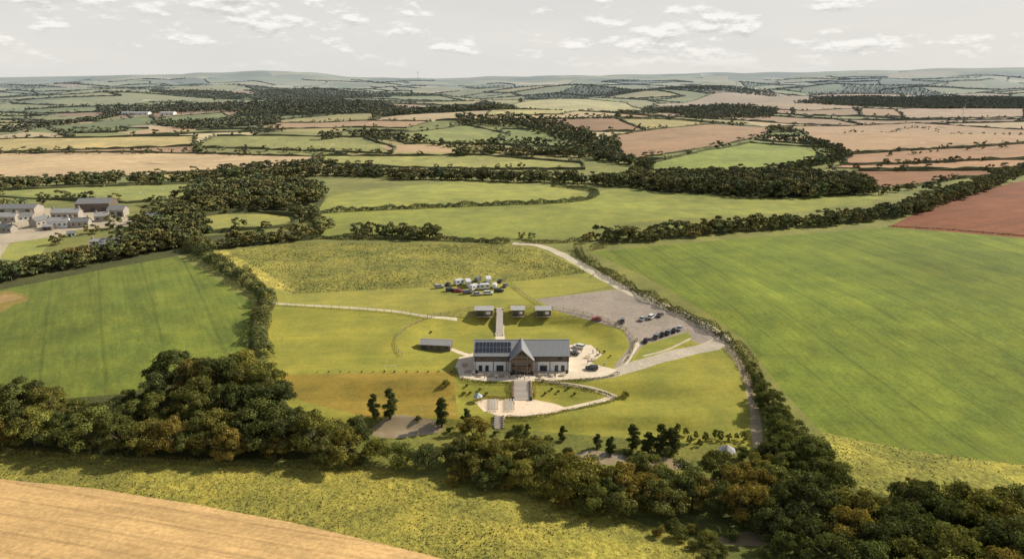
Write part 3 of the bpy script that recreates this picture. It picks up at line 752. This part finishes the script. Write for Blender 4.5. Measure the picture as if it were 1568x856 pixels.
# porch
pw=7.6; pe=5.3; pr=9.1; py=-3.0
b=B(); b.box((0,(py+.25)/2+.1,pe/2),(pw-.5,abs(py)-.35,pe),M_glass); b.prism([(-pw/2+.25,pe),(pw/2-.25,pe),(0,pr-.35)],'y',py+.25,4.5,M_glass)
add('porch_glazing',b.mesh('pg'),parent=E)
b=B()
for xx in(-3.6,-1.9,1.9,3.6): b.box((xx,py+.1,2.65 if abs(xx)>3 else 3.4),(.32,.32,5.3 if abs(xx)>3 else 6.8),M_oak)
b.box((0,py+.1,pe),(7.2,.30,.34),M_oak); b.box((0,py+.12,2.7),(6.8,.25,.28),M_oak); b.box((0,py+.12,6.9),(.26,.25,3.2),M_oak)
sp=math.atan2(pr-pe,pw/2)
for sg in(-1,1):
    b.box((sg*pw/4,py+.1,(pr+pe)/2-.2),(math.hypot(pw/2,pr-pe),.32,.34),M_oak,ry=sg*sp)
    for yy in(-1.6,-.2): b.box((sg*(pw/2-.2),yy,pe/2),(.28,.28,pe),M_oak)
    b.box((sg*.9,py+.12,1.15),(.12,.2,2.3),M_oak)
add('oak_frame',b.mesh('of'),parent=E)
b=B()
for sg in(-1,1):
    ll=math.hypot(pw/2,pr-pe)+.5
    b.box((sg*(pw/2+.5*math.cos(sp))/2,2.1,(pr+pe-.5*math.sin(sp))/2+.1),(ll,11.2,.16),M_roof,ry=sg*sp)
b.box((0,2.1,pr+.16),(.4,11.2,.1),M_roof)
add('porch_roof',b.mesh('pr'),parent=E)
# huts
for u,w in((741,7.2),(793,5.2),(832,6.0)):
    x,y=P(u,489); e=empty('timber_cabin',(x,y+2,H(x,y+2)+.05),0)
    b=B(); b.box((0,0,1.2),(w,4,2.8),M_timber); add('walls',b.mesh('w'),parent=e)
    b=B(); b.box((0,-.1,2.78),(w+.7,5.0,.18),M_roofl,rx=.06); add('roof',b.mesh('r'),parent=e)
    b=B(); b.box((-w*.2,-2.04,1.1),(w*.35,.08,2.1),M_glass); b.box((w*.25,-2.04,1.4),(w*.25,.08,1.1),M_white); b.box((0,-2.7,.05),(w,1.3,.2),M_post)
    for sx in(-1,1): b.box((sx*(w/2),-2.4,1.3),(.14,.14,2.6),M_post)
    add('front',b.mesh('f'),parent=e)
x,y=P(668,536); gable('garden_store',x,y+1.5,-.12,11,4.5,2.4,3.6,M_timber,M_roofl,windows=3,doors=1)
def gazebo(u,v,r,h,m):
    x,y=P(u,v); e=empty('gazebo',(x,y,H(x,y)),.3)
    b=B(); n=6; ring=[(math.cos(2*math.pi*i/n)*r,math.sin(2*math.pi*i/n)*r) for i in range(n)]
    for p in ring: b.cyl((p[0]*.85,p[1]*.85,0),(p[0]*.85,p[1]*.85,h),.07,.07,M_post,6)
    add('posts',b.mesh('p'),parent=e)
    b=B(); b.add([(p[0],p[1],h) for p in ring]+[(0,0,h*1.7)],[(i,(i+1)%n,n) for i in range(n)]+[tuple(range(n))],m); add('roof',b.mesh('r'),parent=e)
gazebo(732,615,1.6,1.9,M_canvas); gazebo(1112,700,2.6,2.3,M_roofl); gazebo(1092,745,1.2,2,M_post)
# farm
for nm,u,v,rz,a,d,h1,h2,wm,rm,wi,do in [
 ('farm_barn',22,326,.08,34,12,4,6.2,M_stone,M_slate,0,4),('farm_barn',150,322,.15,22,16,6,8.6,M_timber,M_slate,0,3),('farm_barn',182,330,.15,10,10,4.5,6.6,M_stone,M_slate,0,2),
 ('stone_farmhouse',104,335,.1,17,7,4.6,7,M_stone,M_roofl,5,0),('stone_farmhouse',92,348,.1,12,6,4.2,6.2,M_white,M_roofl,4,0),('stone_farmhouse',62,346,1.3,10,6,4,6,M_stone,M_slate,3,0),
 ('stone_cottage',125,347,.2,10,6,3.6,5.6,M_stone,M_slate,3,0),('stone_cottage',10,340,.1,15,7,4,6.2,M_stone,M_roofl,4,0),('stone_cottage',12,355,-.2,10,5,3,4.8,M_stone,M_slate,3,0),('stone_cottage',40,337,.6,8,6,3,5,M_white,M_slate,3,0),('garden_shed',75,352,.1,5,4,2.4,3.4,M_timber,M_roofl,1,1),('garden_shed',110,362,.5,4,3,2.2,3.2,M_white,M_slate,1,1),('stone_cottage',158,338,.2,8,6,3.4,5.4,M_stone,M_roofl,2,0),
 ('stone_cottage',165,382,.15,15,7,4,6.2,M_stone,M_roofl,4,0),('stone_cottage',238,343,.4,9,7,4.5,7,M_white,M_slate,3,0),('stone_cottage',310,308,.2,10,6,4,6.2,M_white,M_slate,2,0),
 ('farm_barn',205,176,.0,90,22,6,8.5,M_white,M_roofl,0,6),('farm_barn',258,176,.05,36,22,6,8.5,M_white,M_roofl,0,3),('stone_farmhouse',385,190,.2,18,10,6,9,M_white,M_slate,3,0),('stone_farmhouse',412,190,-.3,16,10,5,8,M_stone,M_slate,3,0)]:
    x,y=P(u,v); gable(nm,x,y,rz,a,d,h1,h2,wm,rm,windows=wi,doors=do,chim=('house' in nm or 'cottage' in nm))

# steps
def steps(x,y0,y1,w,n,name='stone_steps'):
    b=B(); z0=H(x,y0)+.05; z1=H(x,y1)+.05
    for i in range(n):
        yy=y0+(y1-y0)*(i+.5)/n; zz=z0+(z1-z0)*(i+1)/n if z1>z0 else z0+(z1-z0)*i/n
        b.box((x,yy,zz-.5),(w,abs(y1-y0)/n,1.0+.02),M_step)
    for sg in(-1,1):
        for i in range(n//2):
            yy=y0+(y1-y0)*(i+.5)/(n//2); b.box((x+sg*(w/2+.2),yy,H(x,yy)+.1),(.35,abs(y1-y0)/(n//2)-.02,.7),M_stone)
    add(name,b.mesh(name))
x,_=P(799,595); steps(x,202,210.3,5.2,16)
xs,ys=P(765,500); steps(xs,252,273,2.6,26)
x,y=P(764,645); steps(x,187.2,191.3,2.2,12)
# fences
def fence(p,name='post_and_rail_fence',sp=2.4):
    p=smoothline(p,sp); b=B(); last=None
    for q in p:
        z=H(q[0],q[1]); b.box((q[0],q[1],z+.6),(.15,.15,1.3),M_post)
        if last is not None:
            for h in(.45,.8,1.12): b.cyl((last[0],last[1],last[2]+h),(q[0],q[1],z+h),.045,.045,M_post,4)
        last=(q[0],q[1],z)
    add(name,b.mesh(name,False))
A=lambda a:math.radians(a)
fence([EL(1.03,A(a)) for a in range(205,97,-6)]); fence([EL(1.03,A(a)) for a in range(93,-22,-6)])
fence(PP([(783,436),(800,450),(828,470),(832,476)])); fence(PP([(905,425),(912,420)]))
fence(PP([(412,467),(520,473),(600,479),(655,488)]),sp=3.5)
fence(PP([(655,484),(735,488)])); fence(PP([(850,490),(900,488),(960,505)]))
# people
def skinned(name,vs,es,rad,matfn,mats,sub=1):
    me=bpy.data.meshes.new(name); me.from_pydata(vs,es,[]); o=bpy.data.objects.new(name,me); COL.objects.link(o)
    md=o.modifiers.new('s','SKIN'); 
    for i,r in enumerate(rad): me.skin_vertices[0].data[i].radius=(r,r)
    me.skin_vertices[0].data[0].use_root=True
    sb=o.modifiers.new('b','SUBSURF'); sb.levels=sub
    dg=bpy.context.evaluated_depsgraph_get(); nm=bpy.data.meshes.new_from_object(o.evaluated_get(dg)); nm.name=name+'_mesh'
    bpy.data.objects.remove(o); nm.materials.clear()
    for m in mats: nm.materials.append(m)
    for p in nm.polygons: p.material_index=matfn(p.center); p.use_smooth=True
    return nm
def person(stride,top):
    s=stride
    vs=[(0,0,.95),(0,0,1.15),(0,0,1.38),(0,0,1.5),(0,.01,1.62),(0,0,1.72),
        (.18,0,1.4),(.25,s*.15,1.12),(.26,.1+s*.3,.88),(-.18,0,1.4),(-.25,-s*.15,1.12),(-.26,.1-s*.3,.88),
        (.1,0,.9),(.11,-s*.3+.02,.5),(.11,-s*.55,.08),(.11,-s*.55+.14,.04),(-.1,0,.9),(-.11,s*.3+.02,.5),(-.11,s*.4,.08),(-.11,s*.4+.14,.04)]
    es=[(0,1),(1,2),(2,3),(3,4),(4,5),(2,6),(6,7),(7,8),(2,9),(9,10),(10,11),(0,12),(12,13),(13,14),(14,15),(0,16),(16,17),(17,18),(18,19)]
    rd=[.15,.14,.16,.06,.1,.09,.07,.05,.04,.07,.05,.04,.1,.07,.045,.04,.1,.07,.045,.04]
    def mf(c):
        if c.z>1.66 or (c.z>1.55 and c.y<-.03): return 3
        if c.z>1.48: return 0
        if c.z<.97 and abs(c.x)<.22: return 1
        if abs(c.x)>.2 and c.z<1.15: return 0
        return 2
    return skinned('person',vs,es,rd,mf,[M_skin,M_cl1,top,M_hair])
PM=[person(0,M_cl1),person(.35,M_cl2),person(.1,M_white)]
for i,(u,v) in enumerate([(792,581),(797,580),(803,581),(810,580),(780,579),(760,580),(742,580),(825,579),(835,578),(850,579),(890,540),(908,541),(914,539),(900,557),(925,560),(918,543),(712,572),(725,575),(787,622)]):
    x,y=P(u,v); add('person',PM[i%3],(x,y,H(x,y)+.02),rng.uniform(0,6.28))
# cows & sheep
def beast(name,k,m,leg):
    vs=[(0,.75,1.15),(0,.1,1.1),(0,-.6,1.15),(0,-.95,1.3),(0,-1.3,.95),(0,-1.5,.75),(0,.95,1.2),(0,1.0,.6)]
    es=[(0,1),(1,2),(2,3),(3,4),(4,5),(0,6),(6,7)]; rd=[.33,.38,.33,.2,.15,.09,.08,.03]
    for sx in(-.22,.22):
        n=len(vs); vs+=[(sx,-.6,.75),(sx,-.58,.4),(sx,-.6,.03)]; es+=[(2,n),(n,n+1),(n+1,n+2)]; rd+=[.14,.07,.06]
        n=len(vs); vs+=[(sx,.65,.8),(sx,.85,.42),(sx,.78,.03)]; es+=[(0,n),(n,n+1),(n+1,n+2)]; rd+=[.17,.07,.06]
    return skinned(name,[tuple(c*k for c in v) for v in vs],es,[r*k for r in rd],lambda c:0,[m])
CW=beast('cow',1.0,M_cowb,0); SH=beast('sheep',.62,M_wool,0)
for i in range(34):
    u=rng.uniform(420,575);v=rng.uniform(215,226); x,y=P(u,v); add('cow',CW,(x,y,H(x,y)),rng.uniform(0,6.28))
for i in range(26):
    u=rng.uniform(140,270);v=rng.uniform(290,304); x,y=P(u,v); add('sheep',SH,(x,y,H(x,y)),rng.uniform(0,6.28))
# vehicles
def car_mesh(kind):
    b=B(); w=.88
    if kind=='van':
        lo=[(-2.5,.35),(2.4,.35),(2.5,.7),(2.4,1.05),(1.9,1.15),(-2.5,1.15)]; hi=[(-2.48,1.15),(1.9,1.15),(1.2,1.95),(-2.4,2.0)]
    elif kind=='suv':
        lo=[(-2.2,.4),(2.15,.4),(2.25,.7),(2.15,.98),(1.1,1.08),(-2.25,1.1)]; hi=[(-2.2,1.1),(1.1,1.08),(.45,1.62),(-1.9,1.68)]
    else:
        lo=[(-2.05,.3),(2.0,.3),(2.12,.6),(2.0,.82),(1.0,.95),(-1.8,.98),(-2.1,.85)]; hi=[(-1.75,.97),(1.0,.95),(.3,1.42),(-1.0,1.46)]
    def pr(poly,w0,w1,m):
        n=len(poly); vs=[]; zz=[q for _,q in poly]; z0,z1=min(zz),max(zz)
        for sg in(-1,1):
            for p,q in poly: vs.append((p,sg*(w0+(w1-w0)*(q-z0)/(z1-z0)),q))
        b.add(vs,[tuple(range(n)),tuple(range(2*n-1,n-1,-1))]+[(i,i+n,(i+1)%n+n,(i+1)%n) for i in range(n)],m)
    pr(lo,w*.96,w*.99,M_paint)
    pr(hi,w*.97,w*.80,M_glass)
    z1=max(q for _,q in hi); tx=[p for p,q in hi if q>z1-.1]
    b.box(((tx[0]+tx[1])/2,0,z1+.01),(abs(tx[0]-tx[1])+.12,w*1.62,.07),M_paint)
    if kind=='van': pr([(-2.5,1.14),(.6,1.14),(.5,1.99),(-2.42,2.02)],w*.99,w*.83,M_paint)
    for xx in(-1.35,1.35):
        for sg in(-1,1): b.cyl((xx,sg*.68,.33),(xx,sg*.90,.33),.33,.33,M_tyre,12); b.cyl((xx,sg*.90,.33),(xx,sg*.91,.33),.19,.17,M_alu,8)
    fx=max(p for p,_ in lo)
    for sg in(-1,1):
        b.box((fx-.12,sg*.62,.68),(.16,.36,.14),M_lamp); b.box((min(p for p,_ in lo)+.03,sg*.68,.8),(.1,.25,.16),M_red); b.box((.75,sg*.98,1.02),(.12,.2,.12),M_paint)
    me=b.mesh('car_'+kind); return me
def camper():
    b=B(); b.prism([(-3.3,.5),(2.2,.5),(2.2,1.9),(2.9,2.2),(2.8,2.85),(2.2,3.0),(-3.2,3.0),(-3.35,2.6)],'y',-1.1,1.1,M_paint)
    b.prism([(2.2,.45),(3.3,.45),(3.4,.9),(3.2,1.2),(2.8,1.3),(2.2,1.9)],'y',-.98,.98,M_paint); b.prism([(2.82,1.33),(2.3,1.88),(2.34,1.92),(2.86,1.37)],'y',-.9,.9,M_glass)
    for sg in(-1,1):
        for xx in(-2,0): b.box((xx,sg*1.11,2.0),(1.0,.04,.6),M_glass)
        b.box((2.6,sg*.99,1.4),(.5,.03,.35),M_glass); b.box((-.5,sg*1.11,.9),(5,.03,.12),M_frame)
        for xx in(-1.8,2.5): b.cyl((xx,sg*.8,.36),(xx,sg*1.02,.36),.36,.36,M_tyre,12)
    b.box((-1,0,3.04),(.8,.8,.1),M_alu); return b.mesh('camper')
def caravan():
    b=B(); b.prism([(-2.4,.5),(2.2,.5),(2.5,1.2),(2.2,2.3),(1.6,2.6),(-2.0,2.6),(-2.5,2.2)],'y',-1.08,1.08,M_paint)
    for sg in(-1,1):
        b.cyl((0,sg*.85,.33),(0,sg*1.09,.33),.33,.33,M_tyre,12); b.box((-1.2,sg*1.09,1.7),(1.2,.04,.6),M_glass); b.box((1.2,sg*1.09,1.7),(.9,.04,.6),M_glass)
    b.box((2.42,0,1.7),(.1,1.6,.55),M_glass); b.box((3.0,0,.5),(1.4,.12,.1),M_frame); return b.mesh('caravan')
CM={k:car_mesh(k) for k in('hatch','suv','van')}; CAM=camper(); CRV=caravan()
WH=(.75,.75,.74);BK=(.012,.012,.014);GY=(.12,.125,.13);RD=(.42,.02,.03);SV=(.42,.43,.44);BL=(.03,.05,.12)
def veh(name,me,u,v,a,c):
    x,y=P(u,v); add(name,me,(x,y,H(x,y)+.02),math.radians(a),color=c)
for u,v,a,c,k in [(914,490,170,RD,'hatch'),(953,493,80,GY,'suv'),(984,490,55,SV,'hatch'),(998,487,55,WH,'suv'),(1011,484,55,GY,'hatch'),
   (990,523,60,BK,'hatch'),(1006,517,60,GY,'suv'),(1015,513.5,60,BK,'hatch'),(1024,510.5,60,GY,'suv'),(1033,507.5,60,BK,'hatch'),(1041,504.5,60,SV,'hatch'),(878,543,150,BK,'hatch'),(886,533,150,WH,'suv'),(906,566,170,BK,'suv'),
   (673,441,20,SV,'suv'),(690,446,15,BK,'suv'),(686,437,80,BK,'hatch'),(702,447,-10,RD,'hatch'),(716,450,15,GY,'suv'),(731,452,0,SV,'hatch'),(748,451,5,WH,'suv'),(764,447,5,BK,'suv'),(774,439,70,GY,'hatch'),(766,432,80,BK,'hatch'),(732,430,70,GY,'van')]:
    veh('parked_car',CM[k],u,v,a,c)
for u,v,a in [(717,438,100),(748,434,95)]: veh('camper_van',CAM,u,v,a,WH)
for u,v,a in [(726,444,50),(742,443,10),(703,436,40)]: veh('caravan',CRV,u,v,a,(.7,.71,.7))
for u,v,a in [(758,440,80)]: veh('parked_van',CM['van'],u,v,a,WH)
# chairs
b=B(); b.box((0,0,.45),(.5,.5,.05),M_plast); b.box((0,.24,.75),(.5,.05,.55),M_plast)
for sx in(-.22,.22):
    for sy in(-.22,.22): b.box((sx,sy,.22),(.05,.05,.44),M_plast)
chair=b.mesh('chair'); x0,y0=P(768,622)
for r_ in range(6):
    for i in range(10):
        if i in(4,5): continue
        xx=x0+(i-4.5)*.85; yy=y0-3.2+r_*1.35; add('white_chair',chair,(xx,yy,H(xx,yy)+.01),math.pi)
# picnic tables, planters
b=B(); b.box((0,0,.74),(1.8,.75,.06),M_post)
for sg in(-1,1): b.box((0,sg*.7,.44),(1.8,.28,.05),M_post); b.box((sg*.65,0,.37),(.08,1.5,.08),M_post); b.box((sg*.65,.3,.37),(.08,.08,.74),M_post); b.box((sg*.65,-.3,.37),(.08,.08,.74),M_post)
pt=b.mesh('picnic'); 
for u,v in [(735,576),(752,576),(768,577),(718,570),(828,576),(845,576),(862,575),(712,560),(900,548),(908,552)]:
    x,y=P(u,v); add('picnic_table',pt,(x,y,H(x,y)+.01),rng.uniform(-.3,.3))
b=B(); b.box((0,0,.3),(.8,.8,.6),M_frame,taper=1.15); pm=b.mesh('planter')
for u,v in [(783,574),(815,574),(730,571),(868,571),(786,612),(813,612)]:
    x,y=P(u,v); add('planter',pm,(x,y,H(x,y))); add('shrub',bush[0],(x,y,H(x,y)+.5),0,(.07,.07,.09),color=(.8,.9,.8))
# football goal
b=B(); b.cyl((-1.8,0,0),(-1.8,0,1.8),.06,.06,M_plast);b.cyl((1.8,0,0),(1.8,0,1.8),.06,.06,M_plast);b.cyl((-1.8,0,1.8),(1.8,0,1.8),.06,.06,M_plast)
for sx in(-1.8,1.8): b.cyl((sx,0,1.8),(sx,1,0),.04,.04,M_plast)
x,y=P(598,567); add('football_goal',b.mesh('goal'),(x,y,H(x,y)),.1)
# turbines
def turbine(u,v,h,rt):
    x,y=P(u,v); e=empty('wind_turbine',(x,y,H(x,y)),0.2); b=B(); b.cyl((0,0,0),(0,0,h),h*.03,h*.016,M_plast,10); add('mast',b.mesh('m'),parent=e)
    b=B(); b.box((0,.3,h),(h*.04,h*.09,h*.04),M_plast); b.cyl((0,-h*.05,h),(0,-h*.08,h),h*.02,h*.008,M_plast)
    for k in range(3):
        a=rt+k*2.094; c,s_=math.cos(a),math.sin(a); R=h*.45; w=h*.02; yb=-h*.06
        b.add([(-s_*w,yb,h+c*w),(s_*w,yb,h-c*w),(c*R*.4+s_*w*.9,yb,h+s_*R*.4-c*w*.9),(c*R,yb,h+s_*R),(c*R*.4-s_*w*.9,yb,h+s_*R*.4+c*w*.9)],[(0,1,2,3,4)],M_plast)
    add('rotor',b.mesh('r'),parent=e)
turbine(1473,184,34,1.5); turbine(1127,142,60,.5); turbine(640,122,90,.9)

# ------------------------------------------------------------------ light, sky, camera
AZ=math.radians(64); ELV=math.radians(36)
sv=Vector((math.sin(AZ)*math.cos(ELV),math.cos(AZ)*math.cos(ELV),math.sin(ELV)))
ld=bpy.data.lights.new('sun','SUN'); ld.energy=5.0; ld.angle=math.radians(.6); ld.color=(1,.915,.76)
lo=bpy.data.objects.new('sun',ld); COL.objects.link(lo); lo.rotation_euler=sv.to_track_quat('Z','Y').to_euler(); lo.location=(0,0,300)
w=bpy.data.worlds.new('World'); sc.world=w; w.use_nodes=True; nt=w.node_tree; nt.nodes.clear()
t=NT.__new__(NT); t.t=nt; t.m=w
out=t.n('ShaderNodeOutputWorld'); bg=t.n('ShaderNodeBackground'); t.l(bg.outputs[0],out.inputs[0])
sky=t.n('ShaderNodeTexSky',sky_type='NISHITA'); sky.sun_disc=False; sky.sun_elevation=ELV; sky.sun_rotation=AZ; sky.dust_density=2.0; sky.air_density=1.0
tc=t.n('ShaderNodeTexCoord'); sep=t.n('ShaderNodeSeparateXYZ'); t.l(tc.outputs['Generated'],sep.inputs[0])
az=t.math('ARCTAN2',sep.outputs[0],sep.outputs[1]); el=t.math('ARCSINE',sep.outputs[2])
def cvec(dz,kx,ky,off=0):
    c=t.n('ShaderNodeCombineXYZ'); t.l(t.math('MULTIPLY_ADD',az,kx,off),c.inputs[0]); t.l(t.math('MULTIPLY',t.math('ADD',el,dz),ky),c.inputs[1]); return c.outputs[0]
def cn(dz):
    a=t.noise(1.0,5,cvec(dz,13,36,3.1),rough=.6); b_=t.noise(1.0,2,cvec(dz,2.6,9,7.7)); return t.math('ADD',t.math('MULTIPLY',a,.68),t.math('MULTIPLY',b_,.40))
n0_=cn(0); n1_=cn(.006)
mask=t.n('ShaderNodeMapRange',interpolation_type='SMOOTHSTEP'); mask.inputs[1].default_value=.545; mask.inputs[2].default_value=.63; t.l(n0_,mask.inputs[0])
lit=t.math('MULTIPLY_ADD',t.math('SUBTRACT',n0_,n1_),10.0,.60)
litc=t.n('ShaderNodeClamp'); t.l(lit,litc.inputs[0])
cloud=t.mix(litc.outputs[0],(8.3,8.1,7.8),(13.0,12.7,12.0))
hz=t.n('ShaderNodeMapRange',interpolation_type='SMOOTHSTEP'); hz.inputs[1].default_value=0.05; hz.inputs[2].default_value=.45; hz.inputs[3].default_value=.94; hz.inputs[4].default_value=0.0; t.l(sep.outputs[2],hz.inputs[0])
veil=t.mix(t.noise(1.0,3,cvec(0,3,14,1.0)),(9.5,9.4,9.1),(11.6,11.2,10.4))
base_=t.mix(hz.outputs[0],sky.outputs[0],veil)
fadel=t.n('ShaderNodeMapRange'); fadel.inputs[1].default_value=.01; fadel.inputs[2].default_value=.045; t.l(sep.outputs[2],fadel.inputs[0])
cm=t.math('MULTIPLY',t.math('MULTIPLY',mask.outputs[0],fadel.outputs[0]),.9)
fin=t.mix(cm,base_,cloud); t.l(fin,bg.inputs[0]); bg.inputs[1].default_value=0.075
cd=bpy.data.cameras.new('camera'); cd.sensor_width=36; cd.lens=36*F/1568; cd.clip_end=40000; cd.clip_start=1
co=bpy.data.objects.new('camera',cd); COL.objects.link(co); co.location=(0,0,CAMZ); co.rotation_euler=(math.pi/2-PIT,0,0); sc.camera=co
sc.view_settings.view_transform='Standard'; sc.view_settings.look='None'; sc.view_settings.exposure=0
print('done',time.time()-T0)
